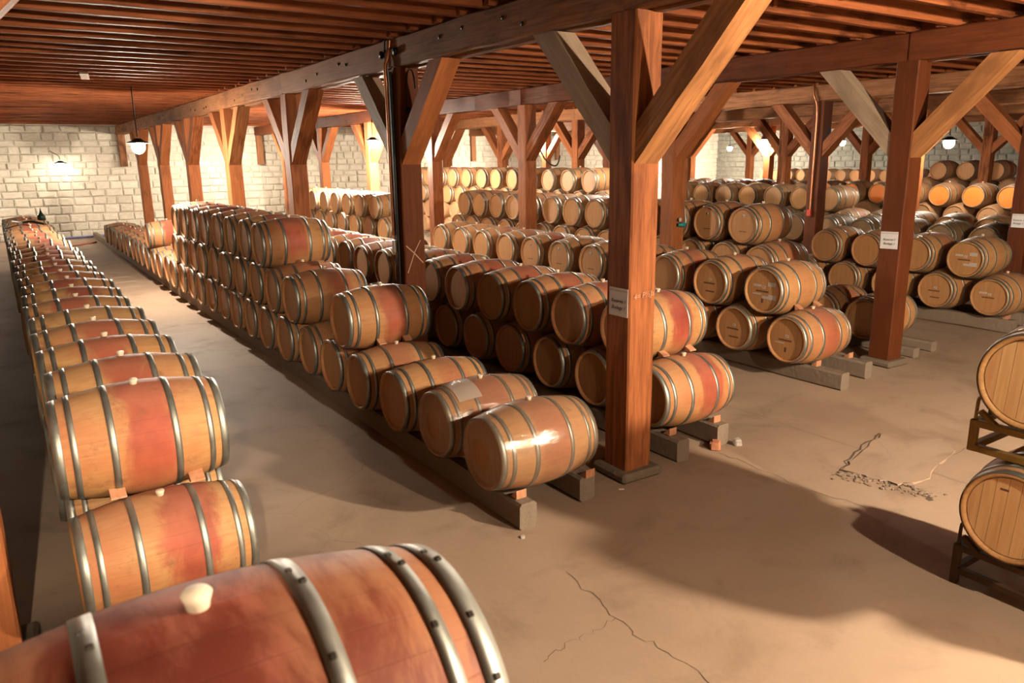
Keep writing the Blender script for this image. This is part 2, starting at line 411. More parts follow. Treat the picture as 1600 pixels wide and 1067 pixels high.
for s in slots:
    me = SM[rs.randrange(8)]; d = rs.uniform(.035, .07)
    if s in ind:
        ob('stone', me, None, wall_back, (s[0]-ctr.x, -.15, s[1]-ctr.z), (0, rs.uniform(-.03, .03), 0), (s[2], d, s[3]))
    else:
        rest.append((me, Matrix.Translation((s[0]-ctr.x, -.15, s[1]-ctr.z)) @ Matrix.Diagonal((s[2], d, s[3], 1)), 0))
tag(ob('stone_facing', join_me('stone_facing', rest), 'stone_cream', wall_back), kind='stuff')
rest = []; z = 0
while z < HW-.12:
    h = rs.uniform(.22, .34); y = Y0
    while y < Y1:
        wd = rs.uniform(.35, .7)
        rest.append((SM[rs.randrange(8)], Matrix.Translation((-.15, y+wd/2-wall_right.location.y, z+h/2-HW/2)) @ Matrix.Rotation(-math.pi/2, 4, 'Z') @ Matrix.Diagonal((wd-.03, rs.uniform(.04, .07), h-.03, 1)), 0)); y += wd
    z += h
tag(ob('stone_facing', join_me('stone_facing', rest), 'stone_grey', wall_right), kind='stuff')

# joists: parts of the ceiling, each bay laps past the beam next to its neighbour
ROWX = [-.38, 4.50, 9.91, 15.35, 20.75, 26.15, 31.55]
edges = ROWX + [X1]
jm = {}
cc_ = ceiling.location; count = 0; rest = []
rj = random.Random(9)
for bi in range(-1, len(ROWX)):
    xa = X0 if bi < 0 else edges[bi]-.22; xb = (edges[bi+1] if bi+1 < len(ROWX) else X1)+.12
    off = .0 if bi % 2 else .11
    for k in range(68):
        y = Y0+.35+.56*k+off+rj.uniform(-.02, .02)
        if y > Y1-.1: break
        key = (bi, k % 4)
        if key not in jm:
            jm[key] = timber_me('joist', .085, ZD-ZJ, xb-xa, .006, 6, .006, bi*10+k % 4, True)
            jm[key].materials.append(MT['timber_joist'])
        mx = Matrix.Translation(((xa+xb)/2+rj.uniform(-.05, .05)-cc_.x, y-cc_.y, (ZJ+ZD)/2-cc_.z)) @ Matrix.Rotation(math.pi/2, 4, 'Y') @ Matrix.Rotation(math.pi/2, 4, 'Z')
        if bi in (0, 1, 2, 3) and count < 300 and y > .5:
            o = ob('joist', jm[key], None, ceiling); o.matrix_local = mx; count += 1
        else: rest.append((jm[key], mx, 0))
tag(ob('far_joists', join_me('far_joists', rest), 'timber_joist', ceiling), kind='stuff')
# short pale board nailed across two joists, spacer blocks
bd = ob('cross_board', box_me('cross_board', .13, 1.0, .03, .004), 'timber_grey', ceiling, (1.55-cc_.x, 15.2-cc_.y, ZJ-.016-cc_.z), (0, 0, -.12)); tag(bd, 'short pale board nailed across joists')
for i, (x, y) in enumerate(((2.3, 7.2), (2.2, 8.3), (2.15, 9.4), (1.9, 10.5), (7.4, 5.2), (7.1, 5.8))):
    ob('spacer_block', box_me('spacer_block', .06, .42, .14, .004), 'timber_joist', ceiling, (x-cc_.x, y-cc_.y, ZD-.09-cc_.z))

# unseen pier added behind the camera to block the left lantern
shade_pier = ob('shade_pier', box_me('shade_pier', 1.01, .22, HW), 'stone_grey', None, (.645, -.62, HW/2)); tag(shade_pier, kind='structure')
# unseen board added behind the camera to shade the foreground barrel
rail = ob('shade_board', box_me('shade_board', 1.45, .05, .85, .005), 'timber_grey', None, (-.90, -.76, 2.775)); tag(rail, 'added board behind the camera that shades the foreground barrel, out of view', 'board')
# ------------------------------------------------------------------ posts, braces and beams
POST = {
    0: [4.92],
    1: [4.88, 9.19, 13.55, 17.8, 21.95, 26.05, 30.1],
    2: [5.62, 9.74, 14.2, 18.5, 22.6, 26.8, 31.0],
    3: [6.4, 10.66, 14.85, 19.2, 23.5, 27.6, 31.7],
    4: [7.2, 11.45, 15.62, 19.85, 24.05, 28.2],
    5: [8.0, 12.15, 16.25, 20.45, 24.65, 28.8],
    6: [9.1, 13.35, 17.45, 21.65, 25.8],
}
ROWN = ['leftmost post line', 'nearest post line', 'second post line', 'third post line', 'fourth post line', 'fifth post line', 'sixth post line']
PW, PD = .30, .30
ZK = 2.77
shaft_me = [timber_me('shaft', PW, PD, ZB-.06, .014, 10, .005, 40+i) for i in range(4)]
foot_bm = box_me('footing', .46, .46, .09, .025, False)
BL = 1.13
brace_l = math.hypot(BL+.10, ZB-ZK+.02)
def brace_me(seed):
    """square brace cut level where it meets the beam and plumb where it meets the post; y grows outwards"""
    r = random.Random(seed); wx, t = .255, .225; vs = []
    y1, z1 = BL, ZB-ZK-.012                                   # outer (lower) edge runs (0,0) -> (y1,z1)
    s = t*math.sqrt(2)
    prof = [(0, 0), (y1, z1), (y1-s*.98, z1), (0, s*.98)]
    n = 5
    for sx in (-wx/2, wx/2):
        low = [(y1*i/n+r.uniform(-.006, .006)*(0 < i < n), z1*i/n+r.uniform(-.006, .006)*(0 < i < n)) for i in range(n+1)]
        top = [((y1-s*.98)*i/n, s*.98+(z1-s*.98)*i/n) for i in range(n+1)]
        for y, z in low+top: vs.append((sx+r.uniform(-.004, .004), y, z))
    m = n+1; fs = []; o2 = 2*m
    for i in range(n):
        fs.append((i, i+1, m+i+1, m+i)); fs.append((o2+i, o2+m+i, o2+m+i+1, o2+i+1))
        fs.append((i, o2+i, o2+i+1, i+1)); fs.append((m+i, m+i+1, o2+m+i+1, o2+m+i))
    fs.append((0, m, o2+m, o2)); fs.append((n, o2+n, o2+m+n, m+n))
    return mesh_from('brace', vs, fs)
brace_ms = [brace_me(60+i) for i in range(3)]
for me in shaft_me: me.materials.append(MT['timber_red'])
for me in brace_ms: me.materials.append(MT['brace_red'])
foot_bm.materials.append(MT['footing_stone'])
shaded_shaft = timber_me('shaft', PW, PD, ZB-.06, .014, 10, .005, 47); shaded_shaft.materials.append(MT['post_shaded'])  # shaft copy with the shade in its colour
light_brace = brace_me(78); light_brace.materials.append(MT['brace_light'])
grey_brace = brace_me(77); grey_brace.materials.append(MT['brace_grey'])
posts = {}
SPECIAL = {(1, 0): 'tall red-brown timber post nearest the camera, with paper sign and chalk writing',
           (1, 1): 'red-brown timber post with copper conduit and a chalked cross',
           (2, 0): 'second timber post with a white paper sign, at edge of cross aisle',
           (2, 1): 'timber post with a teal tap, just right of the nearest post',
           (3, 1): 'timber post carrying a thin red conduit and small red box',
           (0, 0): 'timber post cut by the left photo edge beside the barrel row',
           (3, 0): 'timber post cut by the right photo edge with a white paper sign'}
for ri, ys in POST.items():
    for k, y in enumerate(ys):
        x = ROWX[ri]+(.0 if ri else 0); p = empty('timber_post', (x, y, 0)); posts[(ri, k)] = p
        lab = SPECIAL.get((ri, k)) or f'red-brown timber post with two braces, {ORD[k]} from the front in the {ROWN[ri]}'
        tag(p, lab, 'post', 'timber posts')
        if ri == 0: ob('brace', brace_ms[0], None, p, (PW/2-.16, 0, ZK+.24), (0, 0, -math.pi/2))
        ob('footing', foot_bm, None, p, (0, 0, 0), (0, 0, R.uniform(-.04, .04)))
        ob('shaft', shaded_shaft if (ri, k) in ((1, 1), (2, 0), (3, 0), (3, 1)) else shaft_me[(ri+k) % 4], None, p, (0, 0, .06), (0, 0, 0))
        hb = 0 if not (ri == 1 and k == 0) else 0
        ob('brace', grey_brace if (ri, k) in ((1, 0), (1, 1), (2, 0)) else brace_ms[k % 3], None, p, (0, PD/2-.004, ZK))
        ob('brace', light_brace if (ri, k) in ((1, 0), (2, 0), (1, 3)) else brace_ms[(k+1) % 3], None, p, (0, -PD/2+.004, ZK), (0, 0, math.pi))
# unseen post added behind the camera to shade the aisle
p = empty('timber_post', (-.10, -.56, 0)); tag(p, 'added timber post shading the aisle from behind the camera, out of view', 'post', 'timber posts')
ob('shaft', shaft_me[1], None, p, (0, 0, .06)); ob('footing', foot_bm, None, p)

beam_cache = {}
for ri, ys in POST.items():
    cuts = [Y0] + [y for y in ys] + [Y1]
    if ri == 0: cuts = [Y0, .6, 4.92, 9.2, 13.5, 17.8, 22, 26, 30.1, Y1]
    if ri == 1: cuts = [Y0, .62] + ys + [Y1]
    if ri >= 2: cuts = [Y0, ys[0]-4.2] + ys + [Y1]
    for k in range(len(cuts)-1):
        a, b_ = cuts[k], cuts[k+1]
        bt = empty('main_beam', (ROWX[ri], (a+b_)/2, ZB))
        tag(bt, f'twin timber ceiling beam over the {ROWN[ri]}, {ORD[k]} span from the front', 'beam', 'ceiling beams')
        for sx in (-1, 1):
            me = timber_me('timber', .135, ZBT-ZB, b_-a-.004, .016, 9, .009, ri*50+k*2+sx, True); me.materials.append(MT['beam_shaded' if ri == 2 else 'timber_beam'])
            ob('timber', me, None, bt, (sx*.085, 0, (ZBT-ZB)/2+(.0 if sx < 0 else -.012)), (math.pi/2, 0, 0))
        if ri == 1:
            for q in (-.75, -.45, .35, .9):
                ob('bolt', lathe_me('bolt', [(0, .0), (0, .022), (.012, .020), (.014, 0)], 8, 'X'), 'black_iron', bt, (-.165, q+R.uniform(-.1, .1), .17+R.uniform(-.07, .07)))
# timber brackets where the beams meet the stone wall
for ri, x in enumerate(ROWX[1:6]):
    o = ob('wall_bracket', timber_me('wall_bracket', .26, .16, ZB-2.72, .012, 4, .004, 80+ri), 'timber_beam', None, (x, Y1-.16, 2.72))
    tag(o, f'short hanging timber bracket on the stone wall under the {["first","second","third","fourth","fifth"][ri]} beam line from the left', 'bracket', 'wall brackets')

# iron strap and splice on the beam over the conduit post
st = empty('iron_strap', (4.33, 9.25, 4.1)); tag(st, 'dark iron strap with bolts across the beam splice above the conduit post', 'strap')
ob('plate', box_me('plate', .012, .36, .05, .003), 'bright_steel', st, (0, -.05, .02), (-.1, 0, 0))
for q in (-.24, .16): ob('bolt', lathe_me('bolt', [(.0, .0), (.0, .05), (-.03, .045), (-.035, 0)], 8, 'X'), 'black_iron', st, (0, q-.02, .02))
ob('band', box_me('band', .014, .035, .36), 'black_iron', st, (0, .07, 0), (.06, 0, 0))

# ------------------------------------------------------------------ barrels
BR, BH, BLN = .350, .286, .475
def rad(x): return BR-(BR-BH)*(abs(x)/BLN)**1.9
def body_me(seg, nx, name='stave_body'):
    prof = []
    lip = .020
    prof += [(-BLN+.045, BH-.034), (-BLN+.012, BH-lip-.004), (-BLN, BH-.012), (-BLN+.004, BH-.002)]
    for i in range(1, nx): x = -BLN+2*BLN*i/nx; prof.append((x, rad(x)))
    prof += [(BLN-.004, BH-.002), (BLN, BH-.012), (BLN-.012, BH-lip-.004), (BLN-.045, BH-.034)]
    return lathe_me(name, prof, seg, 'X')
HOOPS = [(-.472, -.425), (-.385, -.352), (-.190, -.152), (.152, .190), (.352, .385), (.425, .472)]
def hoop_me(x0, x1, seg):
    t = .0035; e = .0015
    return lathe_me('hoop', [(x0, rad(x0)+e), (x0, rad(x0)+t), ((x0+x1)/2, rad((x0+x1)/2)+t+.0008), (x1, rad(x1)+t), (x1, rad(x1)+e)], seg, 'X')
def head_me(seg):
    vs = [(0, 0, 0)]; r = BH-.033
    for k in range(seg): t = 2*math.pi*k/seg; vs.append((0, r*math.sin(t), r*math.cos(t)))
    for k in range(seg): t = 2*math.pi*k/seg; vs.append((.02, r*math.sin(t), r*math.cos(t)))
    fs = [(0, 1+k, 1+(k+1) % seg) for k in range(seg)] + [(1+k, 1+seg+k, 1+seg+(k+1) % seg, 1+(k+1) % seg) for k in range(seg)]
    return mesh_from('head', vs, fs)
def bung_me(seg): return lathe_me('bung', [(-.02, .016), (.010, .021), (.026, .026), (.032, .021), (.033, .0)], seg, 'Z')
HI = dict(body=body_me(64, 22), hoops=[hoop_me(a, b, 64) for a, b in HOOPS], head=head_me(48), bung=bung_me(20))
LO = dict(body=body_me(28, 10), head=head_me(24), bung=bung_me(8))
LO['hoops'] = [hoop_me(a, b, 28) for a, b in HOOPS]
for S in (HI, LO):
    S['body'].materials.append(MT['barrel']); S['head'].materials.append(MT['barrel_head_oak']); S['bung'].materials.append(MT['bung_silicone'])
    for h in S['hoops']: h.materials.append(MT['hoop_zinc'])
I4 = Matrix.Identity(4)
far_parts = [(LO['body'], I4, 0)] + [(h, I4, 1) for h in LO['hoops']] + \
    [(LO['head'], Matrix.Translation((-.445, 0, 0)), 2), (LO['head'], Matrix.Translation((.445, 0, 0)) @ Matrix.Rotation(math.pi, 4, 'Z'), 2), (LO['bung'], Matrix.Translation((0, 0, BR)), 3)]
FAR = join_me('barrel', far_parts)
for m in ('barrel', 'hoop_zinc', 'barrel_head_oak', 'bung_silicone'): FAR.materials.append(MT[m])
FAR_OR = join_me('barrel', far_parts)
for m in ('barrel', 'hoop_zinc', 'orange_head', 'bung_silicone'): FAR_OR.materials.append(MT[m])
HID = join_me('barrel', [(LO['body'], I4, 0), (LO['head'], Matrix.Translation((-.445, 0, 0)), 1), (LO['head'], Matrix.Translation((.445, 0, 0)) @ Matrix.Rotation(math.pi, 4, 'Z'), 1)])
NB = [0]
def look(stain, tone, dirt):
    a = 'red-stained' if stain > .6 else ('streaked' if stain > .3 else 'pale')
    if dirt > .4: a = 'dusty'
    return a
def barrel(x, y, z, label, group, lod=1, stain=.6, tone=.2, dirt=.05, roll=None, yaw=None, orange=False):
    """(x,y,z) centre of the cask, axis along X"""
    NB[0] += 1
    roll = R.uniform(-.12, .12) if roll is None else roll; yaw = R.uniform(-.02, .02) if yaw is None else yaw
    col = (stain, tone, dirt, 1)
    if lod == 2:
        o = ob('wine_barrel', FAR_OR if orange else FAR, None, None, (x, y, z), (roll, 0, yaw)); o.color = col
        return tag(o, label, 'barrel', group)
    S = HI if lod == 0 else LO
    e = empty('wine_barrel', (x, y, z-BR), (0, 0, yaw)); tag(e, label, 'barrel', group)
    P = dict(loc=(0, 0, BR), rot=(roll, 0, 0))
    o = ob('stave_body', S['body'], None, e, **P); o.color = col
    for h in S['hoops']: ob('hoop', h, None, e, **P)
    o = ob('head', S['head'], None, e, (-.445, 0, BR), (roll, 0, 0)); o.color = col
    o = ob('head', S['head'], None, e, (.445, 0, BR), (-roll, 0, math.pi)); o.color = col
    ob('bung', S['bung'], None, e, (0, -BR*math.sin(roll), BR+BR*math.cos(roll)), (roll, 0, 0))
    return e
hidden = []
def row(name, group, x, y0, pitch, tiers, zt, lod_split=9.5, stain=(.2, 1), tone=(.05, .5), dirt=(0, .12), skip=(), xs=0.0, orange_y=None, hide=()):
    """tiers: {tier: (first slot, last slot)}; upper tiers sit half a pitch further back"""
    dz = math.sqrt(.7085**2-(pitch/2)**2); zt = [zt[0]+dz*q for q in range(4)]
    out = {}
    tn = ['bottom tier', 'second tier', 'third tier', 'fourth tier']
    for t, (i0, i1) in tiers.items():
        n = 0
        for i in range(i0, i1+1):
            if (t, i) in skip: continue
            y = y0+pitch*(i+.5*t); z = zt[t]; xx = x+xs*(y-y0)+R.uniform(-.02, .02)
            if t in hide or y > Y1-.6: hidden.append((xx, y, z)); continue
            d = xx*.55+y*.83
            s = R.uniform(*stain); to = R.uniform(*tone); di = R.uniform(*dirt)
            if R.random() < (.12 if stain[0] < .8 else .04): s = .05
            org = orange_y is not None and y < orange_y and t == max(tiers)
            a = look(s, to, di)
            lb = f'{a} oak barrel, {ORD[n]} from front, {tn[t]}, {name}'
            if org: lb = f'orange-headed oak barrel, {ORD[n]} from front, {tn[t]}, {name}'
            out[(t, i)] = barrel(xx, y, z, lb, group, 0 if d < lod_split else (1 if d < 14.5 else 2), s, to, di, orange=org)
            n += 1
    return out
ZT = [.575, 1.160, 1.735, 2.30]
# left row under the camera
rowL = row('far-left row', 'barrels of the far-left row', .56, 4.67, .75, {0: (0, 26), 1: (0, 25)}, [.575, 1.165], stain=(.9, 1), tone=(0, .28))
# middle stepped stack
zM = [.575, 1.145, 1.715]
rowM = row('stepped middle row', 'barrels of the stepped middle row', 3.36, 4.81, .82, {0: (0, 29), 1: (3, 14), 2: (6, 13)}, zM, skip=((1, 4),), stain=(.45, 1), tone=(.25, .6), dirt=(0, .12))
barrel(3.36, 4.81+.82*18.5, .575+.578, 'red-stained oak barrel standing alone on the low far part of the stepped middle row', 'barrels of the stepped middle row', 2, .9, .4, .1)
# row behind the nearest post
zN = [.575, 1.15]
rowN = row('row behind nearest post', 'barrels of the row behind the nearest post', 5.40, 5.12, .80, {0: (0, 14), 1: (0, 13)}, zN, stain=(.75, 1), tone=(.15, .5), dirt=(0, .1))
# row left of second signed post
rowO = row('row left of second signed post', 'barrels left of the second signed post', 8.45, 5.80, .86, {0: (0, 11), 1: (0, 10)}, [.575, 1.155], lod_split=11.5, stain=(.1, .8), tone=(.2, .5))
row('far pale block at back', 'barrels of the far pale block', 8.45, 17.4, .90, {0: (0, 9), 1: (0, 8), 2: (0, 7)}, zM, stain=(0, .4), tone=(0, .3), hide=(0,))
# row right of the second signed post
rowP = row('row right of second signed post', 'barrels right of the second signed post', 10.68, 6.16, .76, {0: (0, 16), 1: (2, 15), 2: (2, 14)}, [.50, 1.13, 1.66], stain=(0, .6), tone=(.2, .5), skip=((0, 3), (0, 4), (0, 5), (0, 6), (0, 7), (0, 8), (0, 9), (0, 10), (0, 11), (0, 12), (0, 13), (0, 14), (0, 15), (0, 16)))
for i in range(3, 17): hidden.append((10.68, 6.16+.76*i, .50))
# further row
rowQ = row('double row at right', 'barrels of the double row at right', 13.40, 5.72, .86, {0: (0, 4), 1: (0, 3)}, [.575, 1.15], lod_split=12.4, stain=(0, .5), tone=(.2, .45), dirt=(.05, .2))
row('far four-tier stack', 'barrels of the far four-tier stack', 13.40, 14.4, .90, {0: (0, 14), 1: (0, 13), 2: (0, 12), 3: (0, 11)}, [.575, 1.11, 1.65, 2.19], stain=(0, .4), tone=(.2, .6), dirt=(.1, .3), hide=(0, 1))
row('dusty row behind third posts', 'dusty barrels behind the third post line', 16.2, 5.9, .86, {0: (0, 12), 1: (0, 11)}, [.575, 1.14], stain=(0, .3), tone=(.2, .5), dirt=(.6, .85), hide=(0,))
row('pale row behind dusty one', 'pale barrels behind the dusty row', 18.2, 6.8, .86, {0: (0, 13), 1: (0, 12), 2: (5, 11)}, [.575, 1.12, 1.67], stain=(0, .5), tone=(0, .3), dirt=(.0, .35), hide=(0,))
row('far orange-headed row', 'barrels of the far orange-headed row', 22.3, 8.6, .90, {0: (0, 15), 1: (0, 14), 2: (0, 13)}, [.575, 1.10, 1.62], stain=(0, .5), tone=(.2, .5), dirt=(0, .3), hide=(0, 1), orange_y=14.9)
row('farthest pale pile', 'barrels of the farthest pale pile', 27.6, 11.0, .90, {0: (0, 5), 1: (0, 4), 2: (0, 3), 3: (0, 2)}, [.575, 1.10, 1.62, 2.14], stain=(.3, .8), tone=(.3, .6), hide=(0, 1, 2))
row('row against right stone wall', 'barrels against the right stone wall', 36.8, 17.5, .80, {0: (0, 15), 1: (0, 14), 2: (0, 13)}, zM, stain=(0, .3), tone=(.2, .5), dirt=(.1, .4), hide=(0, 1))
if hidden:
    me = join_me('hidden_barrels', [(HID, Matrix.Translation(h), 0) for h in hidden])
    o = ob('stacked_barrels', me, 'barrel'); o.color = (.3, .3, .3, 1)
    tag(o, 'lower tiers of oak barrels hidden inside the far stacks', 'barrel', kind='stuff')

# barrel in the foreground, on a low stack that is out of sight
near = barrel(.19, 1.27, 1.745, 'large red-stained oak barrel in the foreground, cut by the bottom photo edge', 'foreground barrels', 0, 1.0, .9, .06, .02, 0.0)
for c in near.children:
    if c.name.startswith('stave_body'): c.color = (1, .75, .06, .34)
for i, (y, z) in enumerate(((.89, 1.155), (1.65, 1.155), (.51, .56), (1.27, .56), (2.03, .56))):
    barrel(.19, y, z, f'oak barrel hidden under the foreground barrel, {ORD[i]} counted from the top', 'foreground barrels', 1, .5, .3, .05)
riv = box_me('rivet', .013, .013, .007, .002)
hs = [c for c in near.children if c.name.startswith('hoop')]
for hi, h in enumerate(hs):
    a, b_ = HOOPS[hi]; xm = (a+b_)/2
    for dx, an in ((-.004, .10), (.006, -.04), (-.004, -.55), (.0, -.95)):
        r_ = rad(xm)+.006
        ob('rivet', riv, 'rivet_steel', h, (xm+dx, -math.sin(an)*r_*-1, math.cos(an)*r_), (-an, 0, 0))

# stretch film on the two front barrels of the middle row
for i in (0, 1):
    e = rowM[(0, i)]
    prof = [(-.480, .12), (-.481, BH-.01), (-.478, BH+.006)] + [(x*.01, rad(x*.01)+.009) for x in range(-46, 47, 4)] + [(.478, BH+.006), (.481, BH-.01), (.480, .12)]
    f = ob('plastic_film', lathe_me('plastic_film', prof, 48, 'X'), 'film', e, (0, 0, BR)); tag(f, 'clear glossy stretch film')
    e['label'] = ['front barrel of the stepped middle row, wrapped in clear glossy film', 'second film-wrapped barrel of the stepped middle row, with a white sheet'][i]
sh_v, sh_f = [], []
for i in range(9):
    for j in range(5):
        an = -.75+1.15*i/8; x = -.33+.22*j/4; r_ = rad(x)+.0065
        sh_v.append((x, -math.sin(an)*-r_ if False else math.sin(an)*r_, math.cos(an)*r_))
for i in range(8):
    for j in range(4): sh_f.append((i*5+j, i*5+j+1, i*5+j+6, i*5+j+5))
ob('paper_sheet', mesh_from('paper_sheet', sh_v, sh_f, True), 'label_white', rowM[(0, 1)], (0, 0, BR))

# labels and print on the heads facing the aisle
def sticker(e, y, z, w_, h_, m='label_white', name='label', d=.0):
    ob(name, box_me(name, .0016, w_, h_), m, e, (-.4462-d, -y, BR+z))
for key, rw, items in (((1, 0), rowO, 'abc'), ((0, 0), rowO, 'c'), ((0, 1), rowO, 'd'), ((1, 1), rowO, 'd'), ((1, 0), rowQ, 'ab'), ((0, 0), rowQ, 'b'), ((0, 1), rowQ, 'd')):
    e = rw.get(key)
    if not e: continue
    sticker(e, -.0, .045, .05, .035); sticker(e, .0, .047, .016, .010, 'print_dark', 'print', .001)
    sticker(e, -.02, -.01, .19, .022, 'print_dark', 'print'); 
    if 'a' in items: sticker(e, .12, .09, .12, .055); sticker(e, .13, -.075, .12, .062); sticker(e, .03, -.085, .10, .035)
    if 'b' in items: sticker(e, -.10, .06, .12, .03)
    if 'c' in items: sticker(e, -.10, -.05, .13, .016); sticker(e, -.01, -.13, .03, .06, 'print_dark', 'print')
    if 'd' in items: sticker(e, .0, -.12, .16, .02, 'print_dark', 'print')
for key in ((2, 2), (2, 3), (2, 4)):
    e = rowP.get(key)
    if e and e.type == 'EMPTY':
        ob('medallion', lathe_me('medallion', [(0, 0), (0, .026), (.001, .026)], 14, 'X'), 'label_white', e, (-.4475, 0, BR+.16)); sticker(e, 0, -.10, .15, .014, 'print_dark', 'print')
for key in ((1, 4), (1, 5), (1, 6)):
    e = rowO.get(key)
    if e and e.type == 'EMPTY':
        ob('medallion', lathe_me('medallion', [(0, 0), (0, .026), (.001, .026)], 14, 'X'), 'label_white', e, (-.4475, 0, BR+.16)); sticker(e, 0, -.10, .15, .014, 'print_dark', 'print')

# barrel sills
def sill(x, y0, y1, lab, wd=.16, h=.22, grp='barrel sills'):
    o = ob('barrel_sill', timber_me('barrel_sill', wd, h, y1-y0, .022, 14, .006, int(x*100)), 'sill_concrete', None, (x, y0, h/2+.001), (-math.pi/2, 0, 0))
    return tag(o, lab, 'sill', grp)
sill(3.12, 4.50, 34.3, 'long rough concrete sill, left of the pair under the stepped middle row')
sill(3.82, 4.62, 29.6, 'long rough concrete sill, right of the pair under the stepped middle row')
sill(5.10, 4.76, 18.0, 'rough concrete sill, left of the pair behind the nearest post')
sill(5.72, 4.82, 18.0, 'rough concrete sill, right of the pair behind the nearest post, near brick rubble')
sill(8.36, 5.20, 15.6, 'rough concrete sill, left of the pair left of the second signed post')
sill(9.05, 5.32, 15.6, 'rough concrete sill, right of the pair left of the second signed post')
sill(10.56, 5.52, 20.2, 'rough concrete sill, left of the pair right of the second signed post', .16, .145)
sill(11.10, 5.56, 20.2, 'rough concrete sill, right of the pair right of the second signed post', .16, .145)
sill(13.20, 5.40, 10.6, 'rough concrete sill, left of the pair under the double row at right')
sill(13.95, 5.60, 10.6, 'rough concrete sill, right of the pair under the double row at right')
sill(.30, 4.28, 24.8, 'concrete sill, left of the pair under the far-left row', .13)
sill(.88, 4.34, 24.8, 'concrete sill, right of the pair under the far-left row', .13)

# wedges
wv = [(-.05, -.03, 0), (.05, -.03, 0), (.05, .05, 0), (-.05, .05, 0), (-.05, .05, .075), (.05, .05, .075), (.05, -.03, .012), (-.05, -.03, .012)]
wedge_m = mesh_from('wedge', wv, [(0, 3, 2, 1), (0, 1, 6, 7), (7, 6, 5, 4), (3, 4, 5, 2), (0, 7, 4, 3), (1, 2, 5, 6)])
wedge_m.materials.append(MT['wedge_wood'])
def wedge(x, y, z, rz, lab, s=1.0, rx=0):
    o = ob('wooden_wedge', wedge_m, None, None, (x, y, z), (rx, 0, rz), (s, s, s)); tag(o, lab, 'wedge', 'wooden wedges')
def sillwedge(x, y, nm): wedge(x, y-.175, .223, math.pi, nm, .95)
sillwedge(3.12, 4.81, 'small wooden wedge on the left sill under the front film-wrapped barrel')
sillwedge(3.82, 4.81, 'small wooden wedge on the right sill under the front film-wrapped barrel')
sillwedge(5.10, 5.12, 'small wooden wedge on left sill behind the nearest post')
sillwedge(5.72, 5.12, 'small wooden wedge on right sill behind the nearest post')
sillwedge(8.36, 5.80, 'small wooden wedge on the left sill left of second signed post')
sillwedge(9.05, 5.80, 'small wooden wedge on the right sill left of second signed post')
sillwedge(.30, 4.67, 'small wooden wedge on the left sill of the far-left row')
sillwedge(.88, 4.67, 'small wooden wedge on the right sill of the far-left row')
sillwedge(13.20, 5.72, 'small wooden wedge on the left sill of the double row at right')
sillwedge(13.95, 5.72, 'small wooden wedge on the right sill of the double row at right')
def topwedge(x, y, zc, nm):
    # lies on the shoulder of the front lower barrel, under the front of the upper one
    an = .20; wedge(x, y+math.sin(an)*BR*1.0, zc+math.cos(an)*BR*1.0, 0, nm, .85, -an)
for (x, y, zc, nm) in ((.36, 4.67, .575, 'left wooden wedge under the front upper barrel of the far-left row'),
                       (.80, 4.67, .575, 'right wooden wedge under the front upper barrel of the far-left row'),
                       (3.22, 7.27, .575, 'left wooden wedge under the first raised barrel of the stepped middle row'),
                       (3.52, 7.27, .575, 'right wooden wedge under the first raised barrel of the stepped middle row'),
                       (5.25, 5.12, .575, 'left wooden wedge under the front upper barrel behind the nearest post'),
                       (5.62, 5.12, .575, 'right wooden wedge under the front upper barrel behind the nearest post'),
                       (8.30, 5.80, .575, 'left wooden wedge under the upper barrel left of second signed post'),
                       (8.68, 5.80, .575, 'right wooden wedge under the upper barrel left of second signed post'),
                       (3.50, 9.73, 1.145, 'wooden wedge under the front barrel of the topmost tier, stepped middle row')):
    topwedge(x, y, zc, nm)

# ------------------------------------------------------------------ steel racks with two barrels at right
def rack(z, lab, drop=0, paint='rack_paint'):
    e = empty('barrel_rack', (5.37, 1.5, z)); tag(e, lab, 'rack', 'steel barrel racks')
    t = .045
    for sx in (-.33, .33):
        for zz in (.0, .165):
            ob('rail', box_me('rail', t, 1.46, t, .004), paint, e, (sx, 0, zz+t/2))
        for yy in (-.71, .71):
            ob('leg', box_me('leg', t*1.1, t, .21+drop, .004), paint, e, (sx, yy, .105-drop/2))
        for yc in (.39, -.33):
            for q in (-1, 1):
                ob('cradle', box_me('cradle', t*.9, .16, .03, .004), paint, e, (sx, yc+q*.235, .225), (q*.62, 0, 0))
    for yy in (-.71, .71):
        for zz in (.0, .165): ob('cross_bar', box_me('cross_bar', .66, t, t, .004), paint, e, (0, yy, zz+t/2))
        pts = [(-.33, yy, .19), (-.33, yy, .33), (-.31, yy, .355), (-.20, yy, .355), (-.16, yy, .33), (-.14, yy, .19)]
        ob('loop', tube_me('loop', pts, .011), paint, e)
    return e
rack(.075, 'steel barrel rack darkened by painted-in shade on the floor under the right-edge barrels', .075, 'rack_shaded')
rack(.952, 'yellow steel barrel rack carried on the lower right-edge barrel')
def boards_head(e):
    hd = [c for c in e.children if c.name.startswith('head') and c.location.x < 0][0]
    r_ = BH-.034; nb = 7; wd = 2*r_/nb
    for k in range(nb):
        ya, yb = -r_+wd*k+.0012, -r_+wd*(k+1)-.0012
        ys_ = [ya+(yb-ya)*i/4 for i in range(5)]
        top = [(y, math.sqrt(max(0, r_*r_-y*y))) for y in ys_]
        poly = top + [(y, -zz) for y, zz in reversed(top)]
        pr = -.004-R.uniform(0, .0016); n = len(poly)
        vs = [(pr, y, zz) for y, zz in poly]+[(.004, y, zz) for y, zz in poly]
        fs = [tuple(range(n))]+[(i, i+n, (i+1) % n+n, (i+1) % n) for i in range(n)]
        o = ob('board', mesh_from('board', vs, fs), 'head_board_oak', hd); o.color = (0, R.uniform(0, .35), .0, 1)
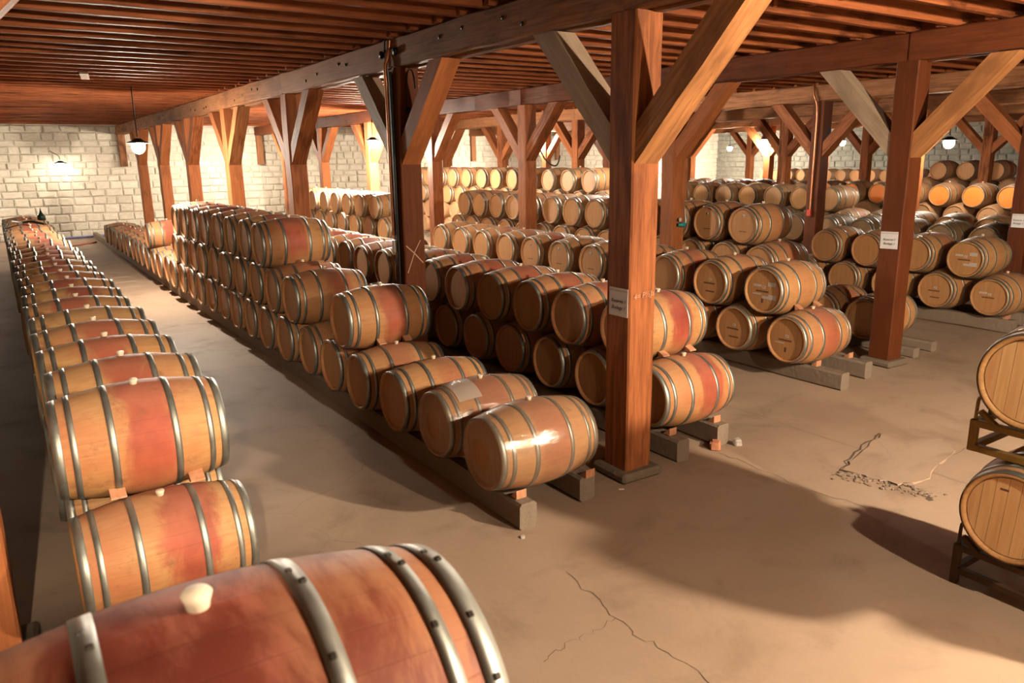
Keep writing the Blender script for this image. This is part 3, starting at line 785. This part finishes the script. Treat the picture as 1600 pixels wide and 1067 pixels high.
for (y, z, lab, tn) in ((1.89, 1.50, 'new blond oak barrel on the upper steel rack at the right edge', .0), (1.17, 1.50, 'blond oak barrel outside the frame on upper rack', .1),
                    (1.89, .630, 'blond oak barrel with reddish head on the lower rack, right edge', .15), (1.17, .630, 'blond oak barrel outside the frame on lower rack', .1)):
    e = barrel(5.375, y, z, lab, 'racked barrels at the right edge', 0, .12, tn, .0, .05, 0.0)
    boards_head(e)
    if y > 1.5 and z < 1: sticker(e, -.05, .17, .05, .014, 'print_dark', 'print', .004)
    if y > 1.5 and z > 1: sticker(e, -.02, .20, .05, .014, 'print_dark', 'print', .004)

# ------------------------------------------------------------------ lanterns
GS = 1.5
globe_m = lathe_me('globe', [(.0, .0)]+[(.095-.095*math.cos(t*math.pi/10), .085*math.sin(t*math.pi/10)) for t in range(1, 10)]+[(.19, .0)], 18, 'Z')
cap_m = lathe_me('cap', [(.02, .0), (.018, .09), (.0, .095), (.02, .10), (.05, .06), (.075, .045), (.10, .03), (.10, 0)], 16, 'Z')
for i, (x, y, z, W, lab) in enumerate(LAMPS):
    e = empty('lantern', (x, y, z-.11)); tag(e, lab, 'lantern', 'globe lanterns')
    gs = GS if i not in (0, 1, 14) and y > 0 else (.5 if i < 2 else 1.3); em = m_emit('lamp_glow_%d' % i, 1.6*W/(math.pi*.095*gs*gs), LAMP_COL if i in (0, 1) or y < 0 else (1.0, .88, .72)); me = globe_m.copy(); me.materials.append(em)
    ob('globe', me, None, e, (0, 0, .105-.105*gs), (0, 0, 0), (gs, gs, gs)); ob('cap', cap_m, 'black_iron', e, (0, 0, .105+.08*gs-(.05*gs if i not in (10,) else 0)), (0, 0, 0), (1.4*gs, 1.4*gs, 1.0) if i not in (10,) else (.5, .5, 1))
    # bracket arm to the nearest post, wall or up to the joists
    near_p = [(abs(x-p.location.x)+abs(y-p.location.y), p) for p in posts.values()]
    d, p = min(near_p, key=lambda q: q[0])
    if d < 1.3: zt_ = min(.36, 3.80-z+.11); tgt = (p.location.x-x, p.location.y-y, zt_); pts = [(0, 0, .25), (0, 0, max(.27, zt_)), (tgt[0]*.5, tgt[1]*.5, zt_+.02), (tgt[0]*.8, tgt[1]*.8, zt_)]
    elif y > 33: pts = [(0, 0, .28), (0, 0, .42), (-.1, .4, .5), (-.25, .74, .62)]
    else: pts = [(0, 0, .28), (0, 0, .5), (0, 0, (ZD-z)*.8), (0, 0, ZD-z+.115)]
    ob('arm', tube_me('arm', pts, .012), 'black_iron', e)

# ------------------------------------------------------------------ conduits, tap, signs, chalk, rubble, hoses
def chalk_strip(name, pts, w_, parent, y, m='chalk'):
    vs, fs = [], []
    for i, (x, z) in enumerate(pts):
        a = pts[max(0, i-1)]; b_ = pts[min(len(pts)-1, i+1)]; dx, dz = b_[0]-a[0], b_[1]-a[1]; l = math.hypot(dx, dz) or 1
        vs += [(x-dz/l*w_/2, y, z+dx/l*w_/2), (x+dz/l*w_/2, y, z-dx/l*w_/2)]
    for i in range(len(pts)-1): fs.append((2*i, 2*i+1, 2*i+3, 2*i+2))
    return ob(name, mesh_from(name, vs, fs), m, parent)
p = posts[(1, 1)]
fx = -PW/2
ob('conduit', tube_me('conduit', [(fx-.012, -.02, ZB+.32), (fx-.03, .0, ZB+.12), (fx-.06, .06, ZB+.02), (fx-.03, .09, ZB-.15), (fx-.03, .09, ZB-.5), (fx-.03, .09, 2.6), (fx-.03, .09, 1.86)], .024), 'copper_pipe', p)
ob('cable_duct', tube_me('cable_duct', [(fx-.02, -.02, ZB-.05), (fx-.02, -.02, 3.2), (fx-.02, -.02, 2.4), (fx-.02, -.02, .9)], .020), 'cable_black', p)
ob('switch_box', box_me('switch_box', .05, .08, .16, .006), 'box_white', p, (fx-.03, .07, 1.72))
ob('cable', tube_me('cable', [(.10, -PD/2-.01, ZB-.25), (.09, -PD/2-.02, ZB-.02), (-.01, -PD/2-.02, ZB-.03), (-.03, -PD/2-.015, ZB-.25), (-.03, -PD/2-.015, 3.6), (-.02, -PD/2-.015, 3.46)], .007), 'cable_black', p)
ob('junction_box', lathe_me('junction_box', [(0, 0), (0, .045), (.03, .04), (.034, 0)], 14, 'Z'), 'black_iron', p, (-.01, -PD/2-.01, 3.43), (math.pi/2, 0, 0))
chalk_strip('chalk_cross', [(-.13, 1.74), (-.02, 1.64), (.11, 1.50)], .014, p, -PD/2-.009); chalk_strip('chalk_cross', [(.08, 1.80), (-.01, 1.65), (-.12, 1.38)], .012, p, -PD/2-.010)
p = posts[(1, 0)]
ch = ob('chalk_writing', text_me('chalk_writing', '4= P½Ja', .070, .15, .0004), 'chalk', p, (.005, -PD/2-.008, 1.675), (math.pi/2, -.08, 0))
def sign(p, y, z, w_, h_, lab, tilt=0):
    e = empty('paper_sign', (p.location.x-PW/2-.012, p.location.y+y, z-h_/2), (tilt, 0, 0)); tag(e, lab, 'sign', 'laminated paper signs')
    ob('sheet', box_me('sheet', .004, w_, h_), 'paper_white', e, (0, 0, h_/2))
    ob('edge_strip', box_me('edge_strip', .006, w_, .012), 'label_white', e, (-.001, 0, h_-.022))
    me = text_me('lettering', 'Reserva 1\nBodega 1', h_*.19, .35, .0005)
    ob('lettering', me, 'ink_black', e, (-.0035, 0, h_*.42), (math.pi/2, 0, -math.pi/2))
sign(posts[(1, 0)], -.02, 1.615, .235, .245, 'white laminated paper sign on the nearest post')
sign(posts[(2, 0)], .0, 1.71, .24, .225, 'white laminated paper sign on the second signed post', -.03)
sign(posts[(3, 0)], .0, 1.62, .22, .24, 'white paper sign on the post at the right photo edge')
p = posts[(3, 1)]
ob('conduit', tube_me('conduit', [(fx-.01, .16, ZBT), (fx-.05, .10, ZB+.1), (fx-.03, .02, ZB-.05), (fx-.03, .0, ZB-.4), (fx-.03, .0, 2.6), (fx-.03, .0, 1.5)], .018), 'copper_pipe', p)
ob('switch_box', box_me('switch_box', .06, .10, .14, .006), 'red_plastic', p, (fx-.03, .02, 1.55))
tp = empty('hose_tap', (posts[(2, 1)].location.x-.02, posts[(2, 1)].location.y-PD/2-.01, 1.62)); tag(tp, 'small teal tap with pale pipe on the post right of nearest post', 'tap')
ob('valve_body', lathe_me('valve_body', [(-.09, 0), (-.09, .03), (-.02, .03), (-.01, .045), (.05, .045), (.06, .03), (.09, .03), (.09, 0)], 12, 'X'), 'valve_teal', tp, (.06, -.05, .04))
ob('handle', lathe_me('handle', [(0, 0), (0, .035), (.02, .035), (.02, 0)], 12, 'Z'), 'label_white', tp, (.0, -.05, .13), (math.pi/2, 0, 0))
ob('pipe', tube_me('pipe', [(.14, -.05, .05), (.15, -.04, .12), (.15, -.03, .22), (.15, -.02, .30)], .012), 'label_white', tp)
ob('wall_plate', box_me('wall_plate', .06, .02, .06, .004), 'black_iron', tp, (.06, .0, .04))

def chunk(name, x, y, s, m, lab, seed):
    r = random.Random(seed); bm = bmesh.new(); bmesh.ops.create_cube(bm, size=1)
    bmesh.ops.bevel(bm, geom=bm.edges[:], offset=.18, segments=1, affect='EDGES')
    for v in bm.verts: v.co = Vector((v.co.x*s[0], v.co.y*s[1], v.co.z*s[2]))*(1+r.uniform(-.15, .15))
    me = bpy.data.meshes.new(name); bm.to_mesh(me); bm.free()
    tag(ob(name, me, m, None, (x, y, s[2]/2-.004), (0, 0, r.uniform(0, 3))), lab, 'rubble')
chunk('brick_chunk', 5.60, 4.80, (.13, .10, .085), 'brick_rubble', 'orange broken brick chunk on the floor by the sill ends', 1)
chunk('stone_chunk', 5.85, 4.74, (.09, .07, .07), 'pale_rubble', 'pale stone chunk on the floor against the right sill end', 2)
chunk('stone_chip', 3.0, 4.40, (.04, .03, .02), 'pale_rubble', 'tiny pale chip beside the left front sill of the middle row', 3)
chunk('stone_chip', 4.20, 4.62, (.05, .02, .012), 'pale_rubble', 'tiny pale chip at the foot of the nearest post', 4)

fz = .101
def crack(pts, w_):
    vs, fs = [], []; r = random.Random(len(pts)); P = []
    for a, b_ in zip(pts[:-1], pts[1:]):
        for i in range(6):
            t = i/6; P.append((a[0]+(b_[0]-a[0])*t+r.uniform(-.025, .025), a[1]+(b_[1]-a[1])*t+r.uniform(-.025, .025)))
    P.append(pts[-1])
    for i, (x, y) in enumerate(P):
        a = P[max(0, i-1)]; b_ = P[min(len(P)-1, i+1)]; dx, dy = b_[0]-a[0], b_[1]-a[1]; l = math.hypot(dx, dy) or 1; ww = w_*r.uniform(.4, 1.2)
        vs += [(x-dy/l*ww/2, y+dx/l*ww/2, fz+.001), (x+dy/l*ww/2, y-dx/l*ww/2, fz+.001)]
    for i in range(len(P)-1): fs.append((2*i, 2*i+1, 2*i+3, 2*i+2))
    ob('crack', mesh_from('crack', vs, fs), 'floor_crack', floor, (-floor.location.x, -floor.location.y, 0))
for jx in (6.75,): crack([(jx, y/2) for y in range(5, 40, 3)], .004)
for jy in (7.4, 3.35): crack([(6.2+.5*k, jy+.01*k) for k in range(0, 6)], .005)
crack([(2.96, 3.8), (2.91, 3.36), (2.87, 3.05), (2.91, 2.69), (2.91, 2.3)], .006)
crack([(2.27, 3.13), (2.45, 3.16), (2.64, 3.17), (2.88, 3.2)], .004)
crack([(5.55, 4.72), (5.54, 4.26), (5.5, 3.69), (5.6, 3.2)], .007)
# broken concrete patch with crumbled edge
out = [(6.12, 3.74), (6.45, 3.85), (6.95, 3.98), (7.34, 4.08), (7.62, 3.62), (7.40, 3.40), (6.95, 3.30), (6.45, 3.18), (6.22, 3.30), (6.16, 3.52)]
rp = random.Random(3); pol = []
for a, b_ in zip(out, out[1:]+out[:1]):
    for i in range(4): t = i/4; pol.append((a[0]+(b_[0]-a[0])*t+rp.uniform(-.02, .02), a[1]+(b_[1]-a[1])*t+rp.uniform(-.02, .02)))
n = len(pol); vs = [(x, y, fz+.012) for x, y in pol]+[(x+rp.uniform(-.03, .03), y+rp.uniform(-.03, .03), fz-.01) for x, y in pol]
fs = [tuple(range(n-1, -1, -1)) if False else tuple(range(n))]+[(i, i+n, (i+1) % n+n, (i+1) % n) for i in range(n)]
ob('concrete_patch', mesh_from('concrete_patch', vs, fs), 'floor', floor, (-floor.location.x, -floor.location.y, 0))
crack([(6.10, 3.76), (6.13, 3.6), (6.2, 3.35), (6.3, 3.15), (6.15, 2.95)], .045)
crack([(6.10, 3.76), (6.6, 3.95), (7.3, 4.1)], .02)
deb = []
dm = box_me('grit', .03, .025, .015, .004)
for i in range(90):
    t = rp.random(); x = 6.02+.22*t+rp.gauss(0, .06); y = 3.75-.75*t+rp.gauss(0, .05); s = rp.uniform(.4, 1.5)
    deb.append((dm, Matrix.Translation((x, y, fz+.004)) @ Matrix.Rotation(rp.uniform(0, 6), 4, 'Z') @ Matrix.Scale(s, 4), 0))
tag(ob('crumbled_grit', join_me('crumbled_grit', deb), 'patch_concrete', floor, (-floor.location.x, -floor.location.y, 0)), kind='stuff')

o = ob('violet_hose', tube_me('violet_hose', [(1.3, 34.3, .05), (2.0, 34.2, .05), (2.5, 34.3, .06), (3.2, 34.32, .05), (3.9, 34.35, .12)], .045), 'hose_violet'); tag(o, 'violet hose lying along the foot of the stone wall', 'hose')
o = ob('reddish_hose', tube_me('reddish_hose', [(1.5, 30.6, .03), (2.0, 31.0, .03), (2.5, 31.6, .03), (2.9, 32.0, .03)], .03), 'hose_red'); tag(o, 'reddish hose lying on the floor at the far aisle end', 'hose')
o = ob('hanging_hose', tube_me('hanging_hose', [(14.9, 20.6, 3.1), (14.95, 20.5, 2.8), (15.2, 20.3, 2.55), (15.35, 20.2, 2.62), (15.35, 20.15, 2.9)], .025), 'cable_black'); tag(o, 'dark looped hose hanging below a lantern behind the four-tier stack', 'hose')
b_ = empty('stopper_bottle', (.90, 22.3, 1.49)); tag(b_, 'dark glass bottle with stopper standing on the far-left row end', 'bottle')
ob('glass_body', lathe_me('glass_body', [(0, 0), (0, .09), (.03, .12), (.15, .12), (.22, .06), (.27, .035), (.30, .035), (.30, 0)], 14, 'Z'), 'dark_glass', b_)
ob('stopper', lathe_me('stopper', [(.30, .03), (.33, .02), (.40, .012), (.42, 0)], 10, 'Z'), 'black_iron', b_)
b_.scale = (.75, .75, .75)
wn = empty('racking_wand', (.45, 20.4, 1.54)); tag(wn, 'thin steel wand with curved dark hose lying on the far-left barrels', 'wand')
ob('rod', tube_me('rod', [(-.22, -.3, .10), (-.1, .0, .05), (.0, .25, .02)], .018), 'bright_steel', wn)
ob('hose', tube_me('hose', [(.0, .25, .02), (.12, .2, .05), (.28, -.05, .03), (.40, -.45, .01)], .028), 'cable_black', wn)
